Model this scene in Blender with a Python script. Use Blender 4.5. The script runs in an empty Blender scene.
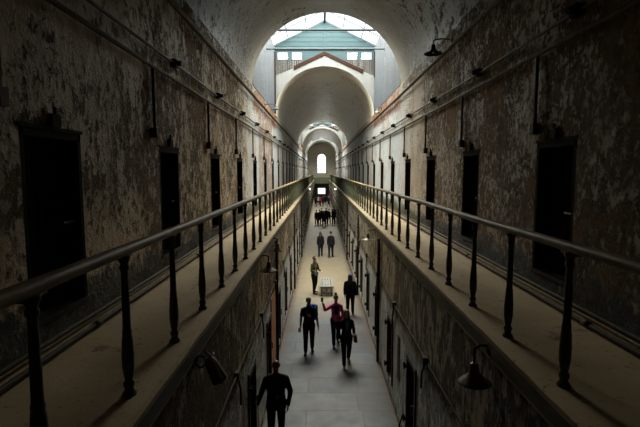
import bpy, bmesh, math, random
from mathutils import Vector, Matrix
random.seed(7)
S = bpy.context.scene
C = S.collection
PI = math.pi

# ------------------------------------------------------------------ constants
CAMX, CAMZ = -0.23, 5.65
HW = 2.83            # half width between the upper walls
GW = 1.52            # half width between the ground floor walls
Y0, Y1 = -3.0, 94.0  # length of the cellblock
GZ = 4.0             # gallery level
SPR, RISE = 8.88, 2.72
OPEN = [(17.55, 26.2), (54.5, 63.0), (80.0, 86.5)]   # skylight bays

# ------------------------------------------------------------------ materials
def new_mat(name):
    m = bpy.data.materials.new(name); m.use_nodes = True
    nt = m.node_tree; nt.nodes.clear()
    out = nt.nodes.new('ShaderNodeOutputMaterial')
    b = nt.nodes.new('ShaderNodeBsdfPrincipled')
    nt.links.new(b.outputs[0], out.inputs[0])
    return m, nt, b

class NB:
    def __init__(s, nt): s.nt = nt; s.geo = None
    def n(s, t, **kw):
        x = s.nt.nodes.new(t)
        for k, v in kw.items(): setattr(x, k, v)
        return x
    def l(s, a, b): s.nt.links.new(a, b)
    def pos(s):
        if not s.geo: s.geo = s.n('ShaderNodeNewGeometry')
        return s.geo.outputs['Position']
    def mapped(s, sc, off=(0, 0, 0), src=None):
        m = s.n('ShaderNodeMapping'); s.l(src or s.pos(), m.inputs[0])
        m.inputs['Scale'].default_value = sc; m.inputs['Location'].default_value = off
        return m.outputs[0]
    def noise(s, vec, scale, detail=4, rough=.6, dist=0):
        x = s.n('ShaderNodeTexNoise'); s.l(vec, x.inputs['Vector'])
        x.inputs['Scale'].default_value = scale; x.inputs['Detail'].default_value = detail
        x.inputs['Roughness'].default_value = rough; x.inputs['Distortion'].default_value = dist
        return x.outputs[0]
    def ramp(s, f, stops):
        r = s.n('ShaderNodeValToRGB'); s.l(f, r.inputs[0])
        e = r.color_ramp.elements
        while len(e) < len(stops): e.new(.5)
        for i, (p, c) in enumerate(stops):
            e[i].position = p; e[i].color = (c[0], c[1], c[2], 1) if not isinstance(c, (int, float)) else (c, c, c, 1)
        return r.outputs[0]
    def mr(s, f, a, b, c=0, d=1):
        r = s.n('ShaderNodeMapRange'); s.l(f, r.inputs[0])
        for i, v in enumerate((a, b, c, d)): r.inputs[i+1].default_value = v
        return r.outputs[0]
    def math(s, op, a, b=None):
        m = s.n('ShaderNodeMath', operation=op)
        for i, v in enumerate((a, b)):
            if v is None: continue
            if isinstance(v, (int, float)): m.inputs[i].default_value = v
            else: s.l(v, m.inputs[i])
        return m.outputs[0]
    def mix(s, f, a, b):
        m = s.n('ShaderNodeMix', data_type='RGBA')
        for i, v in ((0, f), (6, a), (7, b)):
            if isinstance(v, (int, float)): m.inputs[i].default_value = v
            elif isinstance(v, tuple): m.inputs[i].default_value = (v[0], v[1], v[2], 1)
            else: s.l(v, m.inputs[i])
        return m.outputs[2]
    def axis(s, k):
        x = s.n('ShaderNodeSeparateXYZ'); s.l(s.pos(), x.inputs[0]); return x.outputs[k]
    def bump(s, h, strength, dist, bsdf, prev=None):
        b = s.n('ShaderNodeBump'); b.inputs['Strength'].default_value = strength
        b.inputs['Distance'].default_value = dist; s.l(h, b.inputs['Height'])
        if prev: s.l(prev, b.inputs['Normal'])
        s.l(b.outputs[0], bsdf.inputs['Normal']); return b.outputs[0]

def peel(name, paint, paint2, bare, bare2, amount, flake=6.0, zsq=.5, near=None, far_paint=None, base=None, red=None, lower=None, stain=0, rough=.48, bstr=1.2):
    """Old distemper peeling off plaster. near=(y0,y1,add): more bare plaster between those distances."""
    m, nt, b = new_mat(name); q = NB(nt)
    v = q.mapped((1, 1, zsq)); big = q.noise(v, .55, 3, .6); fl = q.noise(v, flake, 9, .76, .4)
    mid = q.noise(v, flake*.45, 5, .7)
    s = q.math('ADD', q.math('MULTIPLY', fl, .6), q.math('ADD', q.math('MULTIPLY', mid, .35), q.math('MULTIPLY', big, .28)))
    thr = .615 + (.5-amount)*.30
    t = q.math('SUBTRACT', s, thr)
    y = q.axis(1); z = q.axis(2)
    if near:
        for (a, bb, add) in near:
            up = q.mr(y, a-1.5, a+1.5); dn = q.mr(y, bb-2, bb+2, 1, 0)
            t = q.math('ADD', t, q.math('MULTIPLY', q.math('MULTIPLY', up, dn), add))
    mask = q.mr(t, -.012, .012)
    edge = q.mr(q.math('ABSOLUTE', t), 0, .03, 1, 0)
    pv = q.noise(q.mapped((1, 1, .35), (5, 2, 0)), 1.7, 6, .65)
    pc = q.mix(q.mr(pv, .38, .62), paint, paint2)
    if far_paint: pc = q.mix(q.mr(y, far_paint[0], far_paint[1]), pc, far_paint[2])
    bc = q.mix(q.mr(q.noise(q.mapped((1, 1, .6)), 9, 6, .7), .35, .65), bare, bare2)
    col = q.mix(mask, pc, bc)
    st = q.noise(q.mapped((1, 1, .7), (7, 3, 2)), .75, 6, .65)
    if stain: col = q.mix(q.math('MULTIPLY', q.mr(st, .50, .58), stain), col, tuple(c*1.0 for c in bare2))
    # drips of dirt running down the wall
    dr = q.noise(q.mapped((1, 1, .06), (3, 3, 0)), 5, 4, .7)
    col = q.mix(q.math('MULTIPLY', q.mr(dr, .55, .72), .3), col, tuple(c*.45 for c in bare))
    wob = q.noise(q.pos(), 3.0, 5, .7)
    if lower:      # (z, colour): different paint below that height
        f = q.mr(q.math('ADD', z, q.math('MULTIPLY', wob, .5)), lower[0]+.15, lower[0]+.30, 1, 0)
        lm = q.mr(fl, .60, .64)
        lc = q.mix(lm, lower[1], bare)
        rp = q.noise(q.mapped((1, 1, .25), (9, 1, 0)), 1.3, 4, .6)
        lc = q.mix(q.mr(rp, .57, .66), lc, lower[2])
        col = q.mix(f, col, lc)
    if red:
        for (a, bb, zz, c) in red:
            g = q.math('MULTIPLY', q.mr(y, a, a+.3), q.mr(y, bb-.3, bb, 1, 0))
            g = q.math('MULTIPLY', g, q.mr(q.math('ADD', z, q.math('MULTIPLY', q.math('SUBTRACT', fl, .5), 1.4)), zz, zz+.05))
            col = q.mix(q.math('MULTIPLY', g, q.mr(mid, .42, .48)), col, c)
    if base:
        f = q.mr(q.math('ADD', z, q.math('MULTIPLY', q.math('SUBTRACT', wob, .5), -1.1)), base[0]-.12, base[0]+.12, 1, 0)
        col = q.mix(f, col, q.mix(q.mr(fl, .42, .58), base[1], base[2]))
    q.l(col, b.inputs['Base Color'])
    q.l(q.mr(mask, 0, 1, rough, .85), b.inputs['Roughness']); b.inputs['Specular IOR Level'].default_value = .3
    h = q.math('ADD', q.math('MULTIPLY', mask, -.6), q.math('ADD', q.math('MULTIPLY', edge, .55), q.math('MULTIPLY', q.noise(q.pos(), 22, 5, .7), .6)))
    h = q.math('ADD', h, q.math('MULTIPLY', mid, 1.6))
    q.bump(h, bstr, .05, b)
    return m

def simple(name, c, c2=None, scale=8, rough=.6, metal=0, bump=.2, sq=(1, 1, 1), obj=False):
    m, nt, b = new_mat(name); q = NB(nt)
    if obj:
        tc = q.n('ShaderNodeTexCoord'); v = q.mapped(sq, src=tc.outputs['Object'])
    else: v = q.mapped(sq)
    n = q.noise(v, scale, 5, .65)
    q.l(q.mix(q.mr(n, .35, .65), c, c2 or tuple(x*.7 for x in c)), b.inputs['Base Color'])
    b.inputs['Roughness'].default_value = rough; b.inputs['Metallic'].default_value = metal
    if name in ('worn_handrail', 'painted_pipe', 'rusty_conduit'): b.inputs['Specular IOR Level'].default_value = .2
    if name in ('pale_blue_boarding', 'weathered_grey_boards', 'red_stained_timber', 'grey_steel'): b.inputs['Specular IOR Level'].default_value = .06; b.inputs['Roughness'].default_value = .9
    if name in ('black_iron', 'dark_recess'): b.inputs['Specular IOR Level'].default_value = .04
    if bump: q.bump(n, bump, .01, b)
    return m

BR, BR2 = (.065, .033, .010), (.34, .19, .06)
M = {}
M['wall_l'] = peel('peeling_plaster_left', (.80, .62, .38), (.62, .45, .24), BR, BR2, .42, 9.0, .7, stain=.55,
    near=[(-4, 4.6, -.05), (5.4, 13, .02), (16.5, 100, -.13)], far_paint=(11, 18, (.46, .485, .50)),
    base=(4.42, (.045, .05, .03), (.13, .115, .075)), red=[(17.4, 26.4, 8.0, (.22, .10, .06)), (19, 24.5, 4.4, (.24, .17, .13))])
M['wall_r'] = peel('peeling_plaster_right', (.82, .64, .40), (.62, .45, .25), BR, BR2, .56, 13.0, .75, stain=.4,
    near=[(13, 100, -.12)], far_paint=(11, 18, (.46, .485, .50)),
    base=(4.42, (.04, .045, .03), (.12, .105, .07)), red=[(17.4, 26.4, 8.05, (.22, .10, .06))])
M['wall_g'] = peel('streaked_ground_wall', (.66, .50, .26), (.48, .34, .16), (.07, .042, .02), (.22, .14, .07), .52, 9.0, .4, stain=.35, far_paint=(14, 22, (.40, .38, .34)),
    lower=(2.35, (.66, .65, .60), (.36, .17, .08)), base=(.12, (.12, .08, .05), (.22, .15, .10)), rough=.55)
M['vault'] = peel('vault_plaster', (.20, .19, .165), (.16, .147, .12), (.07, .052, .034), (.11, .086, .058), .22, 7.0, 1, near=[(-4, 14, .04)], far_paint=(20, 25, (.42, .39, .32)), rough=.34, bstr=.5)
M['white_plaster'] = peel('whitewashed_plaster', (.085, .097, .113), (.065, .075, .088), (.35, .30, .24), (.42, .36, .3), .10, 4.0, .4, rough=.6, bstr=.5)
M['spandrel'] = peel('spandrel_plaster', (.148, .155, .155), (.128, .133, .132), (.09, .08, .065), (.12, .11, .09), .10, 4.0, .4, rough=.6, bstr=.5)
M['bare_brick'] = simple('exposed_brick', (.30, .12, .07), (.42, .30, .22), 9, .85, 0, .5)
M['cornice'] = peel('cornice_plaster', (.36, .31, .23), (.28, .24, .18), BR, BR2, .5, 7.0, 1, near=[(26.4, 100, -.1)],
    red=[(17.3, 26.6, 8.0, (.22, .095, .055)), (54, 64, 8.0, (.36, .14, .08))])
M['iron'] = simple('black_iron', (.008, .008, .008), (.016, .013, .010), 12, .65, 0, .3)
M['void'] = simple('dark_recess', (.006, .006, .006), (.01, .01, .01), 5, .9, 0, 0)
M['green_iron'] = simple('dark_green_cast_iron', (.10, .115, .065), (.035, .04, .024), 14, .5, 0, .3)
M['rail'] = simple('worn_handrail', (.36, .26, .14), (.13, .09, .05), 5, .5, 0, .15, (3, .5, 3))
M['pipe'] = simple('painted_pipe', (.11, .08, .045), (.045, .032, .018), 10, .65, 0, .3)
M['pipe_dark'] = simple('rusty_conduit', (.07, .05, .032), (.025, .02, .014), 10, .5, .2, .3)
M['fascia'] = simple('green_fascia', (.13, .135, .075), (.06, .06, .035), 6, .6, 0, .5, (1, .3, 1))
M['lamp'] = simple('dusty_enamel', (.32, .26, .17), (.06, .05, .035), 9, .4, .1, .3)
M['lamp_green'] = simple('green_enamel', (.05, .10, .08), (.03, .06, .05), 9, .35, 0, .1)
M['blue'] = simple('pale_blue_boarding', (.040, .064, .072), (.034, .055, .063), 2, .6, 0, .1, (1, 1, 6))
M['grey_board'] = simple('weathered_grey_boards', (.075, .073, .072), (.03, .028, .026), 7, .8, 0, .3, (1, 1, .12))
M['red_timber'] = simple('red_stained_timber', (.030, .014, .010), (.018, .010, .008), 6, .7, 0, .3)
M['steel'] = simple('grey_steel', (.10, .125, .135), (.07, .08, .09), 6, .5, .2, .1)
M['bench'] = simple('pale_weathered_wood', (.25, .245, .225), (.17, .165, .15), 6, .6, 0, .3, (8, .6, 4))
M['bench_leg'] = simple('grey_bench_frame', (.22, .20, .17), (.14, .13, .11), 6, .6, 0, .2)

def make_concrete():
    m, nt, b = new_mat('dusty_gallery_floor'); q = NB(nt)
    big = q.noise(q.pos(), .9, 5, .6); fine = q.noise(q.pos(), 14, 7, .75)
    c = q.mix(q.mr(big, .35, .65), (.52, .385, .21), (.64, .49, .29))
    c = q.mix(q.mr(fine, .58, .66), c, (.17, .13, .085))
    c = q.mix(q.mr(q.noise(q.mapped((1, 1, 1), (4, 7, 0)), 1.7, 7, .75), .60, .66), c, (.25, .14, .08))
    c = q.mix(q.mr(q.axis(1), 9, 20), c, q.mix(.78, c, (.12, .095, .06)))  # colour darkened further along to offset the strong skylight there
    q.l(c, b.inputs['Base Color']); b.inputs['Roughness'].default_value = .75
    q.bump(q.math('ADD', fine, q.math('MULTIPLY', big, .6)), .5, .015, b)
    return m
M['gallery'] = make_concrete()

def make_paving():
    m, nt, b = new_mat('stone_paving'); q = NB(nt)
    v = q.mapped((.72, .72, .72), (.4, .1, 0))
    br = q.n('ShaderNodeTexBrick'); q.l(v, br.inputs['Vector'])
    br.offset = .37; br.offset_frequency = 2; br.squash = 1.5; br.squash_frequency = 3
    br.inputs['Scale'].default_value = 1
    br.inputs['Brick Width'].default_value = .95; br.inputs['Row Height'].default_value = .62
    br.inputs['Mortar Size'].default_value = .014; br.inputs['Mortar Smooth'].default_value = .3
    br.inputs['Color1'].default_value = (.078, .088, .108, 1); br.inputs['Color2'].default_value = (.036, .042, .054, 1)
    br.inputs['Mortar'].default_value = (.02, .018, .015, 1)
    n = q.noise(q.pos(), 2.2, 7, .7); w = q.noise(q.mapped((1, 1, 1), (2, 5, 1)), .8, 4, .6)
    c = q.mix(q.math('MULTIPLY', q.mr(n, .4, .7), .5), br.outputs[0], (.038, .038, .04))
    c = q.mix(q.math('MULTIPLY', q.mr(w, .42, .62), .5), c, (.075, .052, .034))
    warm_pool = q.mr(q.math('ADD', q.axis(1), q.math('MULTIPLY', n, 6)), 19, 24)
    c = q.mix(q.math('MULTIPLY', warm_pool, .75), c, q.mix(.8, c, (.34, .27, .165)))  # warm pool of light below the skylight, painted into the stone colour
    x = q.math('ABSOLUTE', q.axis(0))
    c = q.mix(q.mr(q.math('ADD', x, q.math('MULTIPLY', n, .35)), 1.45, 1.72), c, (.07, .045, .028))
    q.l(c, b.inputs['Base Color']); q.l(q.mr(n, .3, .7, .42, .62), b.inputs['Roughness'])
    q.bump(q.math('ADD', br.outputs[1], q.math('MULTIPLY', n, -.7)), -.4, .01, b)
    return m
M['paving'] = make_paving()

def make_glass():
    m = bpy.data.materials.new('skylight_glass'); m.use_nodes = True
    nt = m.node_tree; nt.nodes.clear(); q = NB(nt)
    out = q.n('ShaderNodeOutputMaterial'); t = q.n('ShaderNodeBsdfTransparent'); g = q.n('ShaderNodeBsdfGlossy')
    g.inputs['Roughness'].default_value = .15; mx = q.n('ShaderNodeMixShader'); mx.inputs[0].default_value = .08
    n = q.noise(q.pos(), 1.5, 5, .6)
    q.l(q.ramp(n, [(.35, (.80, .86, .88)), (.6, (.97, .98, .98))]), t.inputs[0])
    q.l(t.outputs[0], mx.inputs[1]); q.l(g.outputs[0], mx.inputs[2]); q.l(mx.outputs[0], out.inputs[0])
    return m
M['glass'] = make_glass()

# ------------------------------------------------------------------ mesh helpers
def BM(): return bmesh.new()

def box(bm, x0, x1, y0, y1, z0, z1):
    v = [bm.verts.new(p) for p in ((x0,y0,z0),(x1,y0,z0),(x1,y1,z0),(x0,y1,z0),(x0,y0,z1),(x1,y0,z1),(x1,y1,z1),(x0,y1,z1))]
    for f in ((0,3,2,1),(4,5,6,7),(0,1,5,4),(1,2,6,5),(2,3,7,6),(3,0,4,7)): bm.faces.new([v[i] for i in f])

def prism(bm, pts, y0, y1, axis='y'):
    """Extrude a closed 2D outline. axis y: pts=(x,z)."""
    def P(p, t):
        return (p[0], t, p[1]) if axis == 'y' else ((t, p[0], p[1]) if axis == 'x' else (p[0], p[1], t))
    a = [bm.verts.new(P(p, y0)) for p in pts]; b = [bm.verts.new(P(p, y1)) for p in pts]
    bm.faces.new(a); bm.faces.new(b[::-1])
    n = len(pts)
    for i in range(n): bm.faces.new((a[i], b[i], b[(i+1) % n], a[(i+1) % n]))

def tube(bm, pts, r, seg=8, caps=True):
    pts = [Vector(p) for p in pts]
    rs = r if isinstance(r, (list, tuple)) else [r]*len(pts)
    rings = []
    up0 = None
    for i, p in enumerate(pts):
        d = (pts[min(i+1, len(pts)-1)] - pts[max(i-1, 0)]).normalized()
        ref = up0 if up0 and abs(d.dot(up0)) < .95 else (Vector((0,0,1)) if abs(d.z) < .9 else Vector((1,0,0)))
        u = d.cross(ref).normalized(); w = u.cross(d).normalized(); up0 = w
        rings.append([bm.verts.new(p + rs[i]*(math.cos(2*PI*k/seg)*u + math.sin(2*PI*k/seg)*w)) for k in range(seg)])
    for a, b in zip(rings, rings[1:]):
        for k in range(seg): bm.faces.new((a[k], a[(k+1) % seg], b[(k+1) % seg], b[k]))
    if caps: bm.faces.new(rings[0][::-1]); bm.faces.new(rings[-1])

def lathe(bm, prof, seg=12, mat=None):
    rings = []
    for r, z in prof:
        rings.append([bm.verts.new((max(r, .0005)*math.cos(2*PI*k/seg), max(r, .0005)*math.sin(2*PI*k/seg), z)) for k in range(seg)])
    vs = [v for rr in rings for v in rr]
    for a, b in zip(rings, rings[1:]):
        for k in range(seg): bm.faces.new((a[k], a[(k+1) % seg], b[(k+1) % seg], b[k]))
    bm.faces.new(rings[0][::-1]); bm.faces.new(rings[-1])
    if mat: bmesh.ops.transform(bm, matrix=mat, verts=vs)

def obj(name, bm, mat, parent=None, smooth=False, bevel=0):
    bmesh.ops.recalc_face_normals(bm, faces=bm.faces)
    me = bpy.data.meshes.new(name); bm.to_mesh(me); bm.free()
    if smooth:
        for p in me.polygons: p.use_smooth = True
    me.materials.append(M[mat] if isinstance(mat, str) else mat)
    o = bpy.data.objects.new(name, me); C.objects.link(o)
    if bevel:
        md = o.modifiers.new('bevel', 'BEVEL'); md.width = bevel; md.segments = 2
    if parent: o.parent = parent
    return o

def struct(name, bm, mat, **kw):
    o = obj(name, bm, mat, **kw); o['kind'] = 'structure'; return o
def tag(o, label, cat, group=None):
    o['label'] = label; o['category'] = cat
    if group: o['group'] = group
    return o
def empty(name, loc, rz=0):
    o = bpy.data.objects.new(name, None); C.objects.link(o); o.location = loc; o.rotation_euler = (0, 0, rz)
    o.empty_display_size = .1
    return o
def dup(root, loc=None, rz=None):
    r = root.copy(); C.objects.link(r)
    if loc is not None: r.location = loc
    if rz is not None: r.rotation_euler = (0, 0, rz)
    for ch in list(root.children):
        c = ch.copy(); C.objects.link(c); c.parent = r
        for g in list(ch.children):
            d = g.copy(); C.objects.link(d); d.parent = c
    return r

# ------------------------------------------------------------------ shell
UL = [4.42 + 3.38*k for k in range(-2, 27)]     # upper doors, left (centre y)
UR = [5.92 + 3.31*k for k in range(-2, 27)]
UL = [y for y in UL if Y0+1 < y < Y1-.8]; UR = [y for y in UR if Y0+1 < y < Y1-.8]
DW, DZ0, DZ1 = .50, 4.27, 6.05
GL = [8.1 + 2.75*k for k in range(-3, 32)]; GR = [8.3 + 2.62*k for k in range(-3, 33)]
GL = [y for y in GL if Y0+1 < y < Y1-.8]; GR = [y for y in GR if Y0+1 < y < Y1-.8]
GDW, GZ0, GZ1 = .38, .45, 2.0
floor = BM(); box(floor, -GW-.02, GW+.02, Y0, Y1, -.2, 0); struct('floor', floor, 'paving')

def wall_with_doors(name, side, xin, xout, z0, z1, doors, hw, dz0, dz1, mat, depth):
    bm = BM(); s = side
    def bx(a, b, c, d, e, f, g=0): box(bm, min(s*(a+g), s*b), max(s*(a+g), s*b), c, d, e, f)
    e = Y0
    for y in doors:
        bx(xin, xout, e, y-hw, z0, z1)
        bx(xin, xout, y-hw, y+hw, z0, dz0); bx(xin, xout, y-hw, y+hw, dz1, z1)
        bx(xin+depth, xout, y-hw, y+hw, dz0, dz1)
        e = y+hw
    bx(xin, xout, e, Y1, z0, z1)
    return struct(name, bm, mat)
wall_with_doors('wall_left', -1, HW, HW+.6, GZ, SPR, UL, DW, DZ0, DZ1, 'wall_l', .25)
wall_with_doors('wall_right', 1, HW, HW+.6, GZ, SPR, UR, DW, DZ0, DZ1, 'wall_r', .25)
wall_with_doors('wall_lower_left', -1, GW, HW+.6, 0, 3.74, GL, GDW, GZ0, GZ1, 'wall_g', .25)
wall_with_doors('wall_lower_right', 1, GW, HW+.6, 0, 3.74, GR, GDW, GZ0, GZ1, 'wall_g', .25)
for s, nm in ((-1, 'left'), (1, 'right')):
    bm = BM(); a, b = sorted((s*1.50, s*(HW+.6))); box(bm, a, b, Y0, Y1, 3.74, GZ-.0)
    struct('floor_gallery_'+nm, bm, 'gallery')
    # crumbling stone nosing above a green moulded fascia
    bm = BM(); rnd = random.Random(3+s)
    n = 240; prev = None
    for i in range(n+1):
        y = Y0 + (Y1-Y0)*(i/n)**1.7
        j = rnd.uniform(-.004, .004)
        ring = [bm.verts.new((s*x, y, z)) for x, z in ((1.56, 3.93), (1.47+j, 3.93), (1.463+j, 3.985+rnd.uniform(-.006, .006)), (1.49+j, 4.012), (1.56, 4.012+rnd.uniform(0, .004)))]
        if prev:
            for k in range(5): bm.faces.new((prev[k], prev[(k+1) % 5], ring[(k+1) % 5], ring[k]))
        else: bm.faces.new(ring)
        prev = ring
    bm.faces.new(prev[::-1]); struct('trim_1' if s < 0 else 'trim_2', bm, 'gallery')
    bm = BM(); prism(bm, [(s*1.52, 3.93), (s*1.475, 3.93), (s*1.475, 3.86), (s*1.49, 3.84), (s*1.49, 3.78), (s*1.52, 3.74)], Y0, Y1)
    struct('trim_3' if s < 0 else 'trim_4', bm, 'fascia')
    # cornice band below the springing of the vault
    bm = BM(); prism(bm, [(s*HW, 8.52), (s*(HW-.06), 8.56), (s*(HW-.06), 8.84), (s*(HW-.02), 8.9), (s*(HW+.1), 8.9), (s*(HW+.1), 8.52)], Y0, Y1)
    struct('trim_5' if s < 0 else 'trim_6', bm, 'cornice')

def arch(n=40, hw=HW, z0=SPR, rise=RISE):
    return [(hw*math.cos(PI*i/n), z0+rise*math.sin(PI*i/n)) for i in range(n+1)]
edges = [Y0] + [e for ab in OPEN for e in ab] + [Y1]
for i in range(0, len(edges), 2):
    y0, y1 = edges[i], edges[i+1]
    bm = BM(); A = arch(48); O = []
    for x, z in A:   # outer gable outline
        t = abs(x)/HW
        O.append((x*1.13 if t > .995 else x*1.13, 12.2 - 1.30*t if t < .999 else 12.2-1.30))
    O[0] = (HW*1.13, SPR); O[-1] = (-HW*1.13, SPR); O.insert(1, (HW*1.13, 10.88)); O.insert(-1, (-HW*1.13, 10.88))
    A.insert(1, A[1]); A.insert(-1, A[-2])
    nseg = max(2, int((y1-y0)/2)); prev = None
    for k in range(nseg+1):
        y = y0+(y1-y0)*k/nseg
        ia = [bm.verts.new((x, y, z)) for x, z in A]; oa = [bm.verts.new((x, y, z)) for x, z in O]
        if prev:
            for j in range(len(ia)-1):
                try: bm.faces.new((prev[0][j], prev[0][j+1], ia[j+1], ia[j]))
                except ValueError: pass
                bm.faces.new((prev[1][j], prev[1][j+1], oa[j+1], oa[j]))
        if k in (0, nseg):
            for j in range(len(ia)-1): bm.faces.new((ia[j], ia[j+1], oa[j+1], oa[j]))
        prev = (ia, oa)
    bmesh.ops.remove_doubles(bm, verts=bm.verts, dist=1e-4)
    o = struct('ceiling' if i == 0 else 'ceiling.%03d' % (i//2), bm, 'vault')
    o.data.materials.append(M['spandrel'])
    for p in o.data.polygons:
        if abs(p.normal.y) > .9: p.material_index = 1
        elif p.center.z < 12.3 and abs(p.normal.y) < .1: p.use_smooth = True

# ------------------------------------------------------------------ skylight lanterns
SKY = 27.0   # brightness of the overcast sky above the skylights
EAVE, RIDGE = 12.64, 14.14
wn = 1
for i, (a, b) in enumerate(OPEN):
    for s, nm in ((-1, 'left'), (1, 'right')):
        bm = BM(); x0, x1 = sorted((s*HW, s*(HW+.37)))
        box(bm, x0, x1, a-.1, b+.1, SPR, EAVE)
        for k in range(int((b-a)/.22)):
            y = a+.02+k*.22; box(bm, min(s*HW, s*(HW-.02)), max(s*HW, s*(HW-.02)), y, y+.20, 8.95, EAVE-.02)
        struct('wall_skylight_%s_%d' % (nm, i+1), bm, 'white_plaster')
    # far gable end: blue boarding, window row, weathered boards, timber chevron
    yb = b+.12
    bm = BM(); H = HW+.3
    prism(bm, [(-H, EAVE-.02), (H, EAVE-.02), (0, RIDGE)], yb, yb+.12)
    wx = [(-2.72, -2.06), (-1.90, -1.24), (1.24, 1.90), (2.06, 2.72)]
    e = -H
    for w in wx: box(bm, e, w[0], yb, yb+.12, 11.95, 12.46); e = w[1]
    box(bm, e, H, yb, yb+.12, 11.95, 12.46)
    for z in [12.72, 12.98, 13.24, 13.5]:
        hh = H*(RIDGE-z)/(RIDGE-EAVE); box(bm, -hh+.05, hh-.05, yb-.015, yb, z, z+.03)
    box(bm, -H, H, yb, yb+.12, 12.46, EAVE); box(bm, -H, H, yb-.05, yb, EAVE-.12, EAVE-.02); box(bm, -.05, .05, yb-.03, yb, EAVE, RIDGE-.1)
    struct('wall_gable_%d' % (i+1), bm, 'blue')
    for w in wx:
        bm = BM(); box(bm, w[0], w[1], yb+.05, yb+.06, 11.98, 12.44)
        wo = struct('window_%d' % wn, bm, 'glass'); wn += 1
        bm = BM()
        for e4 in ((w[0], w[1], 11.95, 12.0), (w[0], w[1], 12.40, 12.46), (w[0], w[0]+.05, 12.0, 12.40), (w[1]-.05, w[1], 12.0, 12.40)):
            box(bm, e4[0], e4[1], yb-.02, yb+.08, e4[2], e4[3])
        obj('window_frame', bm, 'blue', wo)
    bm = BM()
    for s in (-1, 1):
        for k in range(18):
            x = s*(.75+k*.13)
            x0, x1 = sorted((x, x+s*.122)); zb = 12.2-1.3*min(abs(x), HW)/HW-.16; box(bm, x0, x1, yb-.1, yb-.02, zb, 11.95)
    struct('wall_boards_%d' % (i+1), bm, 'grey_board')
    bm = BM()
    for s in (-1, 1):
        xe = s*(1.75 if s < 0 else 2.2); prism(bm, [(0, 12.40), (xe, 12.40-abs(xe)*.46), (xe, 12.20-abs(xe)*.46), (0, 12.20)], b-.06, b+.0)
    struct('trim_%d' % (7+i*2), bm, 'red_timber')
    # near gable of the lantern
    bm = BM(); prism(bm, [(-H, EAVE), (H, EAVE), (0, RIDGE)], a-.22, a-.10); box(bm, -H, H, a-.22, a-.1, 12.22, EAVE)
    struct('wall_gable_near_%d' % (i+1), bm, 'blue')
    # glazed slopes with bars
    for s in (-1, 1):
        bm = BM(); prism(bm, [(0, RIDGE), (s*(HW+.3), EAVE), (s*(HW+.3), EAVE+.012), (0, RIDGE+.012)], a-.1, b+.12)
        wo = struct('window_%d' % wn, bm, 'glass'); wn += 1
        bm = BM(); nb = int((b-a)/1.45)
        for k in range(nb+1):
            y = a+(b-a)*k/nb; tube(bm, [(0, y, RIDGE-.03), (s*(HW+.28), y, EAVE-.01)], .028, 6)
        for t in (.33, .66, .98): tube(bm, [(s*(HW+.28)*t, a, RIDGE-.03-(RIDGE-EAVE)*t), (s*(HW+.28)*t, b, RIDGE-.03-(RIDGE-EAVE)*t)], .022, 6)
        obj('glazing_bar', bm, 'steel', wo)
    bm = BM(); box(bm, -.06, .06, a-.1, b+.1, RIDGE-.14, RIDGE+.06)
    tube(bm, [(-HW, a+1.6, 11.45), (HW, a+1.6, 11.45)], .045, 8)
    tube(bm, [(-HW, a+4.45, 11.45), (HW, a+4.45, 11.45)], .045, 8)
    for y in (a+1.6, a+4.45):
        for s in (-1, 1): tube(bm, [(s*HW, y, 11.45), (s*(HW-.0), y, EAVE), (s*.02, y, RIDGE-.1)], .03, 6)
    struct('trim_%d' % (8+i*2), bm, 'steel')
    # rust-red timber posts at the bay's far corners
    bm = BM(); box(bm, -HW, -HW+.09, b-.45, b-.3, 8.9, 12.3); box(bm, HW-.07, HW, b-.45, b-.33, 10.9, 12.3)
    struct('trim_%d' % (20+i), bm, 'red_timber')
    L = bpy.data.lights.new('skylight_daylight', 'AREA'); L.shape = 'RECTANGLE'; L.size = 2*HW+.7; L.size_y = b-a+.3
    L.color = (1, .93, .80); L.energy = SKY*PI*L.size*L.size_y
    lo = bpy.data.objects.new('skylight_daylight', L); C.objects.link(lo); lo.location = (0, (a+b)/2, RIDGE+.25)

# ------------------------------------------------------------------ end walls
bm = BM(); box(bm, -HW-.6, HW+.6, Y0-.3, Y0, 0, 12.2); struct('wall_back', bm, 'wall_r')
# far wall with a tall round-headed window and a doorway below
bm = BM(); wxh, wz0, wz1 = .86, 5.35, 8.4
fo = arch(12, wxh, wz1, .86)
box(bm, -HW-.6, -wxh, Y1, Y1+.5, 4.2, 12.2); box(bm, wxh, HW+.6, Y1, Y1+.5, 4.2, 12.2); box(bm, -wxh, wxh, Y1, Y1+.5, 4.2, wz0)
prism(bm, [(-wxh, 12.2), (wxh, 12.2)] + fo, Y1, Y1+.5)
struct('wall_far', bm, 'vault')
bm = BM(); box(bm, -HW-.6, -.75, Y1, Y1+.5, 0, 4.2); box(bm, .75, HW+.6, Y1, Y1+.5, 0, 4.2); box(bm, -.75, .75, Y1, Y1+.5, 2.2, 4.2); box(bm, -.75, .75, Y1, Y1+.5, 0, 1.0)
struct('wall_lower_far', bm, 'green_iron')  # dark green puts the shade under the bridge into the wall colour
bm = BM(); box(bm, -.75, .75, Y1+.2, Y1+.22, 1.0, 2.2); wo = struct('window_%d' % wn, bm, 'glass'); wn += 1
bm = BM(); box(bm, -.03, .03, Y1+.15, Y1+.25, 1, 2.2); obj('window_frame', bm, 'steel', wo)
bm = BM(); prism(bm, [(-wxh, wz0), ] + arch(12, wxh, wz1, .86)[::-1][0:] + [(wxh, wz0)], Y1+.24, Y1+.26)
wo = struct('window_%d' % wn, bm, 'glass'); wn += 1
bm = BM(); tube(bm, [(0, Y1+.22, wz0), (0, Y1+.22, wz1+.86)], .03, 6)
for z in (6.1, 6.9, 7.7, 8.4): tube(bm, [(-wxh, Y1+.22, z), (wxh, Y1+.22, z)], .025, 6)
obj('window_frame', bm, 'steel', wo)
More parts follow.
